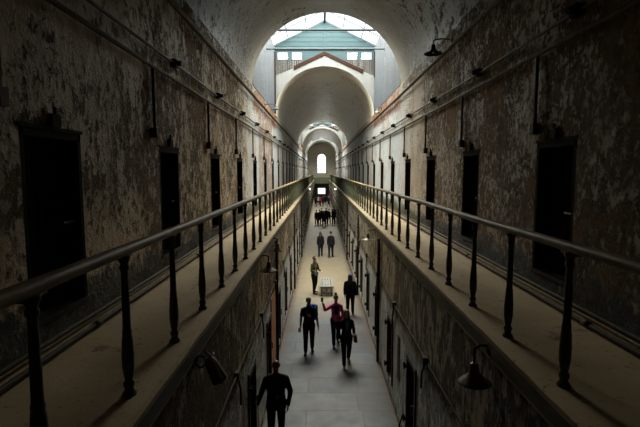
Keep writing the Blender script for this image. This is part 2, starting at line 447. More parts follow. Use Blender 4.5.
bm = BM(); box(bm, -GW, GW, 88.5, Y1, 3.6, GZ); box(bm, -GW, GW, 88.4, 88.5, 3.3, 4.5)
struct('floor_bridge', bm, 'green_iron')
for nm, loc, sx, sy in (('far_window_daylight', (0, Y1+.6, 7.0), 1.9, 4.6), ('far_doorway_daylight', (0, Y1+.6, 1.2), 1.6, 2.6)):
    L = bpy.data.lights.new(nm, 'AREA'); L.shape = 'RECTANGLE'; L.size = sx; L.size_y = sy; L.energy = 3*PI*sx*sy; L.color = (1, .96, .9)
    lo = bpy.data.objects.new(nm, L); C.objects.link(lo); lo.location = loc; lo.rotation_euler = (-PI/2, 0, 0)

# ------------------------------------------------------------------ doors
def upper_door(n, side, y):
    x = side*HW
    r = empty('door_%d' % n, (x, y, DZ0)); r['kind'] = 'structure'
    return r
def build_upper(root):
    # local: recess extends towards +x
    bm = BM(); box(bm, .19, .24, -DW+.02, DW-.02, .0, DZ1-DZ0-.02); leaf = obj('door_leaf', bm, 'iron', root)
    bm = BM()
    for k in range(7): y = -.42+k*.14; box(bm, .175, .19, y-.012, y+.012, .03, 1.74)
    for k in range(11): z = .1+k*.16; box(bm, .17, .19, -.46, .46, z-.012, z+.012)
    obj('lattice', bm, 'iron', leaf)
    bm = BM()
    for a in ((-DW, -DW+.06, 0, 1.78), (DW-.06, DW, 0, 1.78), (-DW, DW, 1.70, 1.78)): box(bm, .0, .19, a[0], a[1], a[2], a[3])
    box(bm, -.015, .12, -DW-.02, DW+.02, 1.775, 1.81)
    obj('door_frame', bm, 'iron', root)
    bm = BM(); box(bm, -.05, .0, -.07, .07, 1.81, 1.93); tube(bm, [(-.03, 0, 1.93), (-.03, 0, 2.0)], .016, 6); obj('lintel_bracket', bm, 'iron', root)
    bm = BM(); tube(bm, [(.17, -.38, .85), (.06, -.38, .85), (.06, -.2, .85), (.17, -.2, .85)], .018, 6); box(bm, .10, .18, -.44, -.36, .80, .92); obj('door_handle', bm, 'pipe_dark', leaf)
    bm = BM(); box(bm, -.015, .1, -DW, DW, -.05, 0); obj('sill', bm, 'pipe_dark', root)
def build_lower(root):
    bm = BM(); box(bm, .06, .14, -GDW+.02, GDW-.02, 0, 1.54); leaf = obj('door_leaf', bm, 'iron', root)
    bm = BM()
    for a in ((-GDW-.04, -GDW+.03, 0, 1.55), (GDW-.03, GDW+.04, 0, 1.55), (-GDW-.04, GDW+.04, 1.50, 1.60)): box(bm, -.03, .08, a[0], a[1], a[2], a[3])
    obj('door_frame', bm, 'pipe_dark', root)
    for z in (.2, 1.3):
        bm = BM(); box(bm, -.09, .0, GDW-.02, GDW+.06, z, z+.06); tube(bm, [(-.07, GDW+.02, z-.04), (-.07, GDW+.02, z+.1)], .018, 6); obj('hinge', bm, 'iron', root)
    bm = BM(); tube(bm, [(.03, -.3, .7), (-.06, -.3, .7), (-.06, -.3, .85), (.03, -.3, .85)], .015, 6); obj('door_handle', bm, 'pipe_dark', leaf)
protoU = protoG = None; dn = 1
for side, ys in ((-1, UL), (1, UR)):
    for y in ys:
        loc = (side*HW, y, DZ0); rz = 0 if side > 0 else PI
        if protoU is None:
            protoU = empty('door_1', loc, rz); protoU['kind'] = 'structure'; build_upper(protoU)
        else: r = dup(protoU, loc, rz); r.name = 'door_%d' % dn
        dn += 1
for side, ys in ((-1, GL), (1, GR)):
    for y in ys:
        loc = (side*GW, y, GZ0); rz = 0 if side > 0 else PI
        if protoG is None:
            protoG = empty('door_%d' % dn, loc, rz); protoG['kind'] = 'structure'; build_lower(protoG)
        else: r = dup(protoG, loc, rz); r.name = 'door_%d' % dn
        dn += 1

# ------------------------------------------------------------------ railings
prof = [(.050, 0), (.052, .012), (.040, .03), (.030, .05), (.040, .075), (.040, .095), (.026, .115), (.034, .15), (.043, .22), (.044, .30), (.038, .42), (.033, .46), (.036, .475), (.030, .50), (.027, .75), (.024, .93), (.034, .945), (.034, .965), (.026, .985), (.042, 1.02), (.046, 1.04)]
for s, nm in ((-1, 'left'), (1, 'right')):
    first = 2.16 if s < 0 else 2.30
    root = empty('gallery_railing', (s*1.65, 0, GZ))
    tag(root, 'long iron railing with worn brown handrail along the %s gallery edge' % nm, 'railing', 'gallery railings')
    bm = BM(); pr = [(-.05, 1.06), (-.055, 1.085), (-.04, 1.112), (0, 1.122), (.04, 1.112), (.055, 1.085), (.05, 1.06), (.02, 1.045), (-.02, 1.045)]
    n = 97; prev = None
    for i in range(n+1):
        y = Y0 + i*(Y1-.5-Y0)/n; w = .006*math.sin(i*1.3)+.004*math.sin(i*.47)
        ring = [bm.verts.new((x+w, y, z+.5*w)) for x, z in pr]
        if prev:
            for k in range(9): bm.faces.new((prev[k], prev[(k+1) % 9], ring[(k+1) % 9], ring[k]))
        else: bm.faces.new(ring)
        prev = ring
    bm.faces.new(prev[::-1]); obj('handrail', bm, 'rail', root, smooth=True)
    y = first - 2*1.045; b0 = None
    while y < Y1-1:
        if b0 is None:
            bm = BM(); lathe(bm, prof, 12); box(bm, -.02, .02, -.10, .10, 1.03, 1.05)
            b0 = obj('baluster', bm, 'green_iron', root, smooth=True); b0.location = (0, y, 0)
        else:
            b = b0.copy(); C.objects.link(b); b.parent = root; b.location = (0, y, 0)
        y += 1.045

# ------------------------------------------------------------------ pipes on the upper walls and gallery floors
def jog(p0, p1, n, amp, seed):
    r = random.Random(seed); p0 = Vector(p0); p1 = Vector(p1)
    return [p0.lerp(p1, i/n) + Vector((r.uniform(-amp, amp)*.4, 0, r.uniform(-amp, amp))) for i in range(n+1)]
for s, nm, ys, dof, bof in ((-1, 'left', UL, -.78, .25), (1, 'right', UR, .50, -.45)):
    x = s*(HW-.05)
    root = empty('wall_pipe', (x, Y0, 7.25)); tag(root, 'long horizontal pipe with vertical drops to the doors on the %s upper wall' % nm, 'pipe', 'wall pipes')
    bm = BM(); tube(bm, [p-Vector((x, Y0, 7.25)) for p in jog((x, Y0, 7.25), (x, Y1, 7.25), 40, .018, 5+s)], .030, 8); obj('pipe', bm, 'pipe', root, smooth=True)
    d0 = None
    for y in ys:
        if d0 is None:
            bm = BM(); tube(bm, [(0, 0, 0), (0, 0, -.95)], .026, 6); box(bm, -.045, .045, -.05, .05, -1.08, -.93); d0 = obj('drop_pipe', bm, 'pipe_dark', root)
        else: d = d0.copy(); C.objects.link(d); d.parent = root
        (d0 if y == ys[0] else d).location = (0, y+dof-Y0, 0)
    root = empty('wall_conduit', (x, Y0, 7.52)); tag(root, 'thin conduit with round junction boxes above the %s upper wall pipe' % nm, 'pipe', 'wall conduits')
    bm = BM(); tube(bm, [p-Vector((x, Y0, 7.52)) for p in jog((x, Y0, 7.52), (x, Y1, 7.52), 40, .018, 15+s)], .022, 6); obj('conduit', bm, 'pipe_dark', root, smooth=True)
    d0 = None
    for y in ys:
        if d0 is None:
            bm = BM(); box(bm, -.06, .05, -.07, .07, -.06, .07); tube(bm, [(-s*.0, 0, .02), (-s*.12, 0, .0)], .045, 8); d0 = obj('junction_box', bm, 'iron', root)
        else: d = d0.copy(); C.objects.link(d); d.parent = root
        (d0 if y == ys[0] else d).location = (0, y+bof-Y0, 0)
    bm = BM(); tube(bm, jog((s*(HW-.11), Y0, 8.47), (s*(HW-.11), Y1, 8.47), 40, .012, 25+s), .045, 8)
    tag(obj('cornice_pipe', bm, 'pipe', smooth=True), 'brown pipe running under the vault along the %s wall' % nm, 'pipe', 'cornice pipes')
    bm = BM(); tube(bm, jog((s*2.74, Y0, 4.085), (s*2.74, Y1, 4.085), 50, .012, 35+s), .028, 8)
    tag(obj('floor_pipe', bm, 'pipe', smooth=True), 'floor pipe lying against the foot of the %s upper wall' % nm, 'pipe')
    bm = BM(); tube(bm, jog((s*2.60, Y0, 4.04), (s*2.60, Y1, 4.04), 50, .006, 45+s), .026, 8)
    for k in range(24): 
        y = 4.6+k*3.9; tube(bm, [(s*2.60, y, 4.04), (s*2.60, y+.12, 4.04)], .036, 8)
    tag(obj('floor_pipe', bm, 'pipe', smooth=True), 'floor pipe with sleeve joints on the walkway side of the %s gallery' % nm, 'pipe')
    # ground floor wall pipe with boxes
    xg = s*(GW-.035)
    root = empty('ground_wall_pipe', (xg, Y0, 2.58)); tag(root, 'rusty pipe with small boxes along the %s ground floor wall' % nm, 'pipe', 'ground floor wall pipes')
    bm = BM(); tube(bm, jog((0, 0, 0), (0, Y1-Y0, 0), 60, .02, 9+s), .015, 6); obj('pipe', bm, 'pipe_dark', root)
    d0 = None; k = 0
    for y in ([3.7+2.85*k for k in range(32)] if s < 0 else [4.0+3.1*k for k in range(29)]):
        if d0 is None:
            bm = BM(); box(bm, -.05, .03, -.06, .06, -.06, .06); tube(bm, [(0, 0, 0), (0, .25, -.35), (0, .25, -.6)], .018, 6); d0 = obj('junction_box', bm, 'pipe_dark', root); d0.location = (0, y-Y0, 0)
        else: d = d0.copy(); C.objects.link(d); d.parent = root; d.location = (0, y-Y0, 0)
# downpipes on the ground floor walls
for k, (s, y, lab) in enumerate(((1, 12.95, 'tall black downpipe on the right ground wall, nearest the camera'), (-1, 12.6, 'tall black downpipe beside the rust stained left wall panel'),
                  (1, 20.2, 'thin black downpipe on the right ground wall behind the bench'), (-1, 21.3, 'thin black downpipe on the left ground wall beside the bench'),
                  (1, 28.4, 'black downpipe on right ground wall beside the walking pair'), (-1, 29.4, 'black downpipe on left ground wall beside the walking pair'))):
    bm = BM(); x = s*(GW-.05); tube(bm, [(x, y, 3.70), (x, y, .02)], .04, 8)
    for z in (.6, 1.9, 3.1): tube(bm, [(x, y, z), (x, y, z+.06)], .052, 8)
    tag(obj('downpipe', bm, 'iron', smooth=True), lab, 'pipe')
bm = BM(); box(bm, -GW, -GW+.02, 11.4, 12.5, .0, 2.35)
rp = obj('rusty_panel', bm, simple('rust_stained_panel', (.60, .25, .09), (.30, .12, .05), 4, .8, 0, .3, (1, 1, .3))); tag(rp, 'tall rust orange panel on left ground wall beside downpipe', 'panel')
bm = BM(); box(bm, GW-.015, GW, 9.6, 9.85, 1.0, 2.0)
tag(obj('wall_plate', bm, 'pipe'), 'narrow brown plate on right ground wall between two doors', 'panel')
bm = BM(); tube(bm, [(GW-.03, 8.95, .62), (GW-.09, 9.05, .3), (GW-.06, 9.08, .18), (GW-.11, 9.15, .02)], .016, 6); tube(bm, [(GW-.16, 9.0, .24), (GW-.02, 9.1, .24)], .02, 6)
tag(obj('iron_bar', bm, 'iron'), 'small bent iron bar at foot of right ground wall', 'iron bar')

# ------------------------------------------------------------------ lamps
M['bulb_glass'] = simple('dusty_bulb', (.5, .48, .42), (.35, .33, .28), 8, .2, 0, 0)
def lamp(loc, rz, label, mat='lamp', shade_r=.17, tilt=0, length=.34, drop=.10, group=None):
    """Gooseneck lamp; local +x is away from the wall."""
    r = empty('gooseneck_lamp', loc, rz); tag(r, label, 'lamp', group)
    bm = BM(); box(bm, -.0, .03, -.05, .05, -.06, .06)
    obj('wall_plate', bm, 'pipe_dark', r)
    pts = [(0, 0, 0)] + [(length*.5*(1-math.cos(t)), 0, .045*math.sin(t)) for t in [PI*k/8 for k in range(1, 9)]] + [(length, 0, -drop)]
    bm = BM(); tube(bm, pts, .014, 8); obj('arm', bm, 'pipe_dark', r, smooth=True)
    bm = BM(); T = Matrix.Translation((length, 0, -drop)) @ Matrix.Rotation(tilt, 4, 'Y')
    lathe(bm, [(.025, .02), (.045, 0), (.05, -.07), (.062, -.10), (.10, -.135), (shade_r, -.175), (shade_r+.012, -.185), (shade_r+.008, -.195), (shade_r-.01, -.187), (.09, -.15), (.045, -.11), (.02, -.10)], 20, T)
    shd = obj('lamp_shade', bm, mat, r, smooth=True)
    bm = BM(); bmesh.ops.create_icosphere(bm, subdivisions=2, radius=.032, matrix=T @ Matrix.Translation((0, 0, -.15))); obj('bulb', bm, 'bulb_glass', shd, smooth=True)
    return r
W = PI
lamp((GW, 4.45, 3.84), PI, 'dusty bell shaped lamp hanging below the right gallery, nearest the camera', shade_r=.155, length=.175, drop=.16, tilt=0.05)
lamp((-GW, 9.4, 3.84), 0, 'dark bell shaped lamp below left gallery, nearest unbroken one', shade_r=.17, length=.19)
lamp((-GW, 11.7, 3.86), 0, 'small gooseneck lamp below left gallery, beyond the nearest unbroken one', length=.16, shade_r=.13)
lamp((GW, 14.0, 3.80), PI, 'gooseneck lamp below right gallery, next beyond the nearest dusty one', length=.26, shade_r=.2)
lamp((HW-.06, 10.6, 8.62), PI, 'black gooseneck lamp above the cornice pipe on right upper wall', 'iron', .2, length=.42)
lamp((HW-.06, 22.4, 8.72), PI, 'small green shaded lamp on right cornice under the skylight', 'lamp_green', .17, length=.22, drop=.02)
# broken fitting on the left: open wire frame with a torn, shiny reflector strip
r = empty('broken_lamp', (-GW, 4.38, 3.74)); tag(r, 'broken lamp cage with bright metal strip below the left gallery', 'lamp')
bm = BM(); box(bm, 0, .03, -.05, .05, -.05, .05); obj('wall_plate', bm, 'pipe_dark', r)
bm = BM(); tube(bm, [(.08+.05*math.cos(t), 0, .0+.06*math.sin(t)) for t in [2*PI*k/12 for k in range(13)]], .009, 6, False); tube(bm, [(0, 0, .0), (.05, 0, .02)], .012, 6); obj('arm', bm, 'iron', r)
T = Matrix.Translation((.17, 0, .02)) @ Matrix.Rotation(-.45, 4, 'Y')
bm = BM(); lathe(bm, [(.03, .02), (.055, 0), (.065, -.05), (.08, -.20), (.085, -.24), (.078, -.24), (.055, -.05), (.02, -.02)], 12, T); obj('lamp_shade', bm, 'lamp', r, smooth=True)
bm = BM(); tube(bm, [(.13, -.02, .12), (.19, -.02, .06), (.20, -.03, .03), (.28, -.05, -.10), (.31, -.05, -.20), (.33, -.05, -.17)], [.014, .022, .018, .017, .022, .010], 8); tube(bm, [(.12, -.02, .03), (.19, -.02, .06), (.22, -.02, .10)], .008, 6)
obj('reflector_strip', bm, simple('bright_bare_metal', (.9, .9, .88), (.8, .8, .78), 9, .28, 1.0, .3), r)
lamp((-HW+.06, 20.9, 8.66), 0, 'pale gooseneck lamp on left cornice under the skylight', 'steel', .13, length=.5, drop=.0)

cloth_glow = bpy.data.materials.new('lit_bulb'); cloth_glow.use_nodes = True
_b = cloth_glow.node_tree.nodes['Principled BSDF']; _b.inputs['Emission Color'].default_value = (1, .95, .85, 1); _b.inputs['Emission Strength'].default_value = 6
for s, nm in ((-1, 'left'), (1, 'right')):
    r = empty('bulkhead_lamp', (s*GW, 50.0, 3.72)); tag(r, 'small lit lamp far off under the %s gallery' % nm, 'lamp')
    bm = BM(); box(bm, min(0, -s*.04), max(0, -s*.04), -.1, .1, -.1, .1); obj('wall_plate', bm, 'pipe_dark', r)
    bm = BM(); bmesh.ops.create_icosphere(bm, subdivisions=2, radius=.07, matrix=Matrix.Translation((-s*.09, 0, 0))); obj('bulb', bm, cloth_glow, r, smooth=True)
# ------------------------------------------------------------------ bench
r = empty('slatted_bench', (.02, 20.95, 0)); r.location = (.0, 20.9, 0); tag(r, 'pale slatted wooden bench in the middle of the ground floor', 'bench')
r.location = (.05, 20.9, 0)
bm = BM()
for k in range(5): x = -.26+k*.13; box(bm, x-.055, x+.055, -.95, .95, .43, .47)
obj('seat', bm, 'bench', r)
bm = BM(); box(bm, -.27, .27, -.82, -.74, .36, .43); box(bm, -.27, .27, .74, .82, .36, .43); box(bm, -.03, .03, -.74, .74, .2, .26); obj('apron', bm, 'bench_leg', r)
for sx in (-1, 1):
    for sy in (-1, 1):
        bm = BM(); box(bm, sx*.23-.04, sx*.23+.04, sy*.78-.04, sy*.78+.04, 0, .36); obj('leg', bm, 'bench_leg', r)
for sy in (-1, 1):
    bm = BM(); box(bm, -.19, .19, sy*.78-.025, sy*.78+.025, .1, .16); obj('stretcher', bm, 'bench_leg', r)

# ------------------------------------------------------------------ people
def cloth(name, c, rough=.85): 
    if name not in M: M[name] = simple(name, c, tuple(x*.75 for x in c), 30, rough, 0, .1, obj=True)
    if 'cloth' in name or name == 'denim' or 'shoe' in name: [n for n in M[name].node_tree.nodes if n.type == 'BSDF_PRINCIPLED'][0].inputs['Specular IOR Level'].default_value = .08
    return name
cloth('skin_light', (.50, .30, .21), .5); cloth('skin_brown', (.20, .11, .07), .45)
M['skin_light'].node_tree  # keep
cloth('black_cloth', (.012, .012, .014)); cloth('charcoal_cloth', (.03, .03, .035)); cloth('navy_cloth', (.014, .018, .035)); cloth('denim', (.03, .045, .08))
cloth('blue_cloth', (.03, .11, .42)); cloth('pink_cloth', (.62, .10, .24)); cloth('teal_cloth', (.05, .20, .15)); cloth('red_cloth', (.45, .04, .03)); cloth('olive_cloth', (.075, .065, .022))
cloth('hair_black', (.012, .01, .009), .4); cloth('hair_brown', (.10, .045, .022), .4); cloth('leather_brown', (.10, .05, .025), .45); cloth('white_cloth', (.6, .6, .58)); cloth('hat_blue', (.06, .11, .25))
cloth('dark_eye', (.02, .015, .01), .2); cloth('lip', (.30, .12, .10), .5); cloth('shoe', (.03, .028, .026), .5); cloth('shoe_tan', (.42, .32, .22), .6); cloth('badge_blue', (.08, .22, .8), .4)

_ico = bmesh.new(); bmesh.ops.create_icosphere(_ico, subdivisions=2, radius=1)
ICO = [v.co.copy() for v in _ico.verts]; _ico.free()
def E(c, rx, ry=None, rz=None): return (Vector(c), rx, ry or rx, rz or rx)
def hull(bm, *es):
    vs = []
    for c, rx, ry, rz in es:
        for p in ICO: vs.append(bm.verts.new((c.x+p.x*rx, c.y+p.y*ry, c.z+p.z*rz)))
    g = bmesh.ops.convex_hull(bm, input=vs)
    dead = [v for v in vs if v.is_valid and not v.link_faces]
    for v in dead: bm.verts.remove(v)
def blend(name, bm, mat, parent, voxel, smooth=3):
    """Fuse overlapping volumes into one continuous surface."""
    bmesh.ops.recalc_face_normals(bm, faces=bm.faces)
    me = bpy.data.meshes.new(name); bm.to_mesh(me); bm.free()
    o = bpy.data.objects.new(name, me); C.objects.link(o)
    r = o.modifiers.new('r', 'REMESH'); r.mode = 'VOXEL'; r.voxel_size = voxel
    sm = o.modifiers.new('s', 'SMOOTH'); sm.iterations = smooth; sm.factor = .5
    dg = bpy.context.evaluated_depsgraph_get()
    me2 = bpy.data.meshes.new_from_object(o.evaluated_get(dg)); o.modifiers.clear(); o.data = me2; me2.name = name
    bpy.data.meshes.remove(me)
    me2.materials.clear(); me2.materials.append(M[mat])
    for p in me2.polygons: p.use_smooth = True
    o.parent = parent
    return o

def person(loc, rz, label, h=1.75, top='black_cloth', legs='charcoal_cloth', hair='hair_black', skin='skin_light', hairstyle='short', arms=None, stride=.12,
           sleeves='long', coat=0.0, wide=1.0, group=None, shoes='shoe', detail=True, lean=0, headturn=0, extras=None):
    """Figure facing -Y (towards the camera when rz=0), canonical height 1.75 m, feet on z=0. arms: {-1:(elbow, wrist), 1:(...)} as offsets from the shoulder."""
    root = empty('person', loc, rz); root.scale = (h/1.75,)*3; tag(root, label, 'person', group)
    vx = .009 if detail else .016
    w = wide; L = lean
    hip = {s: Vector((s*.095, 0, .90)) for s in (-1, 1)}
    st = {-1: -stride, 1: stride}
    knee = {s: Vector((s*.10, st[s]*.5-.03, .49)) for s in (-1, 1)}
    ank = {s: Vector((s*.105, st[s]+(.0 if st[s] <= 0 else .03), .085+(0.0 if st[s] <= 0 else .03*(stride > .05)))) for s in (-1, 1)}
    toe = {s: ank[s]+Vector((s*.02, -.15, -.055)) for s in (-1, 1)}
    sh = {s: Vector((s*.160*w, -L, 1.362)) for s in (-1, 1)}
    arms = arms or {}
    A = {}
    for s in (-1, 1):
        e, wr = arms.get(s, ((s*.045, .02+.03*s*(-1), -.28), (s*.05, -.06, -.52)))
        A[s] = (sh[s]+Vector(e), sh[s]+Vector(wr))
    neck = Vector((0, -L+.01, 1.47)); hd = Vector((0, -L-.02, 1.635))
    # --- body: one continuous surface
    bm = BM()
    hull(bm, E((0, 0, .94), .15*w, .105, .09), E((0, -L*.4, 1.10), .125*w, .09, .08))
    hull(bm, E((0, -L*.4, 1.10), .125*w, .09, .08), E((0, -L, 1.28), .148*w, .105, .09))
    hull(bm, E((0, -L, 1.28), .148*w, .105, .09), E((0, -L, 1.41), .075*w, .06, .04))
    hull(bm, E((0, -L, 1.42), .065, .06, .04), E(neck, .055, .058, .05)); hull(bm, E(neck, .052), E(hd+Vector((0, .02, -.04)), .055))
    R = Matrix.Rotation(headturn, 3, 'Z')
    def H(x, y, z): return hd + R @ Vector((x, y, z))
    hull(bm, E(H(0, .01, .03), .075, .092, .085), E(H(0, -.022, -.055), .052, .058, .05))       # skull to jaw
    hull(bm, E(H(0, -.055, -.085), .024, .02, .018), E(H(0, -.02, -.05), .045, .05, .04))       # chin
    hull(bm, E(H(0, -.078, .02), .010), E(H(0, -.098, -.018), .015, .014, .011))                 # nose
    for s in (-1, 1):
        hull(bm, E(H(s*.074, .01, .0), .012, .02, .03), E(H(s*.082, .02, .012), .008, .016, .022))  # ears
        hull(bm, E(sh[s], .056), E((sh[s].x*.25, -L, 1.42), .05))
        e, wr = A[s]
        hull(bm, E(sh[s], .055), E(e, .042)); hull(bm, E(e, .040), E(wr, .027))
        d = (wr-e).normalized()
        side = d.cross(Vector((0, 1, 0))); side = side.normalized() if side.length > .1 else Vector((1, 0, 0))
        up = side.cross(d).normalized()
        pa = wr+d*.085
        for k in (-1, 1): hull(bm, E(wr, .022), E(pa+up*k*.026, .015))
        hull(bm, E(pa+up*.026, .015), E(pa-up*.026, .015), E(wr+d*.02, .022))
        for k, ln in enumerate((.066, .075, .070, .055)):
            b0 = pa+up*(.030-.020*k); cur = side*(-s)*.5
            b1 = b0+(d+cur*.3).normalized()*ln*.5; b2 = b1+(d+cur*1.2).normalized()*ln*.5
            hull(bm, E(b0, .0095), E(b1, .0088)); hull(bm, E(b1, .0088), E(b2, .0075))
        t0 = wr+d*.03+up*.02; t1 = t0+(d*.6+up*.7).normalized()*.045; t2 = t1+(d+up*.25).normalized()*.032
        hull(bm, E(t0, .014), E(t1, .011)); hull(bm, E(t1, .011), E(t2, .009))
        hull(bm, E(hip[s], .082), E(knee[s], .052)); hull(bm, E(knee[s], .050), E(knee[s].lerp(ank[s], .35)+Vector((0, .012, 0)), .052), E(ank[s], .036))
        hull(bm, E(ank[s]+Vector((0, .03, -.04)), .034, .034, .03), E(ank[s]+Vector((0, -.04, -.05)), .036, .05, .026), E(toe[s], .034, .05, .02))
    blend('body', bm, skin, root, vx, 2)
    # --- clothing
    g = .016
    bm = BM()
    hull(bm, E((0, 0, .96), .158*w, .118, .07), E((0, 0, .90), .150*w, .115, .06))
    for s in (-1, 1):
        hull(bm, E(hip[s], .106), E(knee[s], .078)); hull(bm, E(knee[s], .076), E(ank[s]+Vector((0, 0, .03)), .062))
    blend('trousers', bm, legs, root, vx*1.2, 2)
    bm = BM(); zb = .87-coat*.8
    hull(bm, E((0, 0, zb), .178*w, .13, .03), E((0, -L*.4, 1.10), .15*w, .112, .06))
    hull(bm, E((0, -L*.4, 1.10), .152*w, .115, .06), E((0, -L, 1.27), .168*w, .125, .085))
    hull(bm, E((0, -L, 1.27), .168*w, .125, .085), E((0, -L, 1.40), .085*w, .08, .05)); hull(bm, E((0, -L, 1.41), .075, .07, .045), E(neck, .066, .068, .03))
    for s in (-1, 1):
        e, wr = A[s]
        hull(bm, E(sh[s], .068), E((sh[s].x*.25, -L, 1.42), .060)); 
        if sleeves == 'long': hull(bm, E(sh[s], .068), E(e, .055)); hull(bm, E(e, .054), E(wr-(wr-e)*.04, .040))
        else: hull(bm, E(sh[s], .074), E(sh[s].lerp(e, .6), .066))
    blend('jacket' if sleeves == 'long' else 't_shirt', bm, top, root, vx*1.2, 3)
    for s in (-1, 1):
        bm = BM(); a = ank[s]
        hull(bm, E(a+Vector((0, .035, -.045)), .043, .043, .035), E(a+Vector((0, -.04, -.05)), .045, .05, .033), E(toe[s]+Vector((0, -.01, -.0)), .043, .055, .026))
        so = blend('shoe', bm, shoes, root, .014, 1)
    # --- hair
    if hairstyle != 'bald':
        bm = BM(); hull(bm, E(H(0, .022, .045), .084, .096, .082), E(H(0, .05, -.005), .074, .066, .06))
        if hairstyle == 'long':
            hull(bm, E(H(0, .055, -.02), .085, .055, .05), E(H(0, .075, -.20), .095, .035, .05))
            for s in (-1, 1): hull(bm, E(H(s*.072, .01, .0), .025, .045, .05), E(H(s*.085, -.01, -.19), .03, .03, .04))
        if hairstyle == 'bun': hull(bm, E(H(0, .03, .12), .04), E(H(0, .05, .15), .045))
        if hairstyle == 'tail': hull(bm, E(H(0, .11, .03), .03), E(H(0, .13, -.14), .022))
        blend('hair', bm, hair, root, .01, 2)
    if hairstyle == 'hat' : pass
    if detail:
        for s in (-1, 1):
            bm = BM(); hull(bm, E(H(s*.030, -.078, .018), .011, .009, .007)); obj('eye', bm, 'dark_eye', root, smooth=True)
        bm = BM(); hull(bm, E(H(-.018, -.077, -.047), .008, .007, .005), E(H(.018, -.077, -.047), .008, .007, .005), E(H(0, -.083, -.047), .01, .006, .007)); obj('mouth', bm, 'lip', root, smooth=True)
    if extras: extras(root, A, H, sh, L)
    return root

def strap_obj(root, pts, r, mat, name='strap'):
    bm = BM(); tube(bm, pts, r, 6); return obj(name, bm, mat, root, smooth=True)
# belongings are carried things of their own
def world_pt(root, p):
    return Matrix.Translation(root.location) @ Matrix.Rotation(root.rotation_euler.z, 4, 'Z') @ Matrix.Scale(root.scale[0], 4) @ Vector(p)

# 1: man lower left in dark jacket, hand on the door
AR = {-1: ((-.09, -.02, -.25), (-.17, -.14, -.42)), 1: ((.09, .04, -.28), (.04, -.08, -.50))}
def shirt_of(root): return [c for c in root.children if c.name.split('.')[0] in ('jacket', 't_shirt')][0]
def ex1(root, A, H, sh, L):
    bm = BM(); box(bm, .0, .05, -.150, -.135, 1.04, 1.09); root = shirt_of(root); obj('badge', bm, 'badge_blue', root)
    strap_obj(root, [(.0, -.13, 1.40), (.02, -.145, 1.25), (.025, -.145, 1.09)], .004, 'navy_cloth', 'lanyard')
person((CAMX-.91, 8.85, 0), .12, 'bald man in dark jacket reaching to the left ground floor door', 1.83, 'black_cloth', 'charcoal_cloth', skin='skin_brown', hairstyle='bald', arms=AR, stride=.14, wide=1.2, coat=.10, extras=ex1)
# 2: man with blue backpack
AR = {-1: ((-.06, .05, -.27), (-.08, -.03, -.51)), 1: ((.07, .0, -.27), (.10, -.12, -.48))}
def ex2(root, A, H, sh, L):
    bm = BM(); hull(bm, E((0.0, -.135, 1.24), .05, .008, .045), E((.03, -.135, 1.20), .03, .008, .03)); obj('shirt_emblem', bm, cloth('emblem_buff', (.40, .30, .18)), shirt_of(root), smooth=True)
p2 = person((CAMX-.36, 13.6, 0), .05, 'man in black t-shirt wearing a bright blue backpack', 1.78, 'black_cloth', 'black_cloth', skin='skin_brown', arms=AR, sleeves='short', wide=1.1, stride=.10, headturn=.5, extras=ex2, hair='hair_black')
bp = empty('backpack', p2.location); bp.location = p2.location + Vector((.07, 0, 0)); bp.scale = p2.scale; bp.rotation_euler = p2.rotation_euler; tag(bp, 'bright blue backpack worn by the man in black t-shirt', 'backpack')
bm = BM(); hull(bm, E((.06, .19, 1.42), .16, .07, .07), E((.06, .21, 1.05), .17, .09, .09)); pk = blend('pack', bm, 'blue_cloth', bp, .014)
bm = BM(); hull(bm, E((.06, .285, 1.22), .11, .03, .05), E((.06, .30, 1.05), .12, .03, .05)); obj('pocket', bm, 'blue_cloth', pk, smooth=True)
for s in (-1, 1): 
    bm = BM(); tube(bm, [(s*.12, .14, 1.44), (s*.13, .0, 1.53), (s*.13, -.13, 1.42), (s*.14, -.14, 1.28), (s*.17, .0, 1.12), (s*.14, .15, 1.05)], .016, 6); obj('strap', bm, 'blue_cloth', bp, smooth=True)
ph = BM(); wp = world_pt(p2, (-.285, -.07, .76)); box(ph, -.04, .04, -.006, .006, -.07, .07)
po = obj('leaflet', ph, 'white_cloth'); po.location = wp; tag(po, 'small pale leaflet in the hand of the man in black t-shirt', 'leaflet')
# 3: pink top, raised arm
AR = {-1: ((-.22, -.06, -.10), (-.30, -.14, .14)), 1: ((.09, .05, -.27), (.02, -.12, -.42))}
def ex3(root, A, H, sh, L):
    bm = BM(); hull(bm, E((0, -L-.0, 1.36), .125, .135, .06), E((0, 0, 1.12), .12, .125, .06)); blend('vest', bm, 'black_cloth', root, .014)
p3 = person((CAMX+.50, 14.25, 0), .15, 'woman in bright pink jacket raising one arm with a phone', 1.68, 'pink_cloth', 'black_cloth', hairstyle='bun', skin='skin_brown', arms=AR, stride=.2, extras=ex3)
bm = BM(); box(bm, -.037, .037, -.005, .005, -.07, .07); o = obj('smartphone', bm, 'black_cloth'); o.location = world_pt(p3, (-.505, -.21, 1.66)); tag(o, 'dark phone held up by the woman in pink', 'phone')
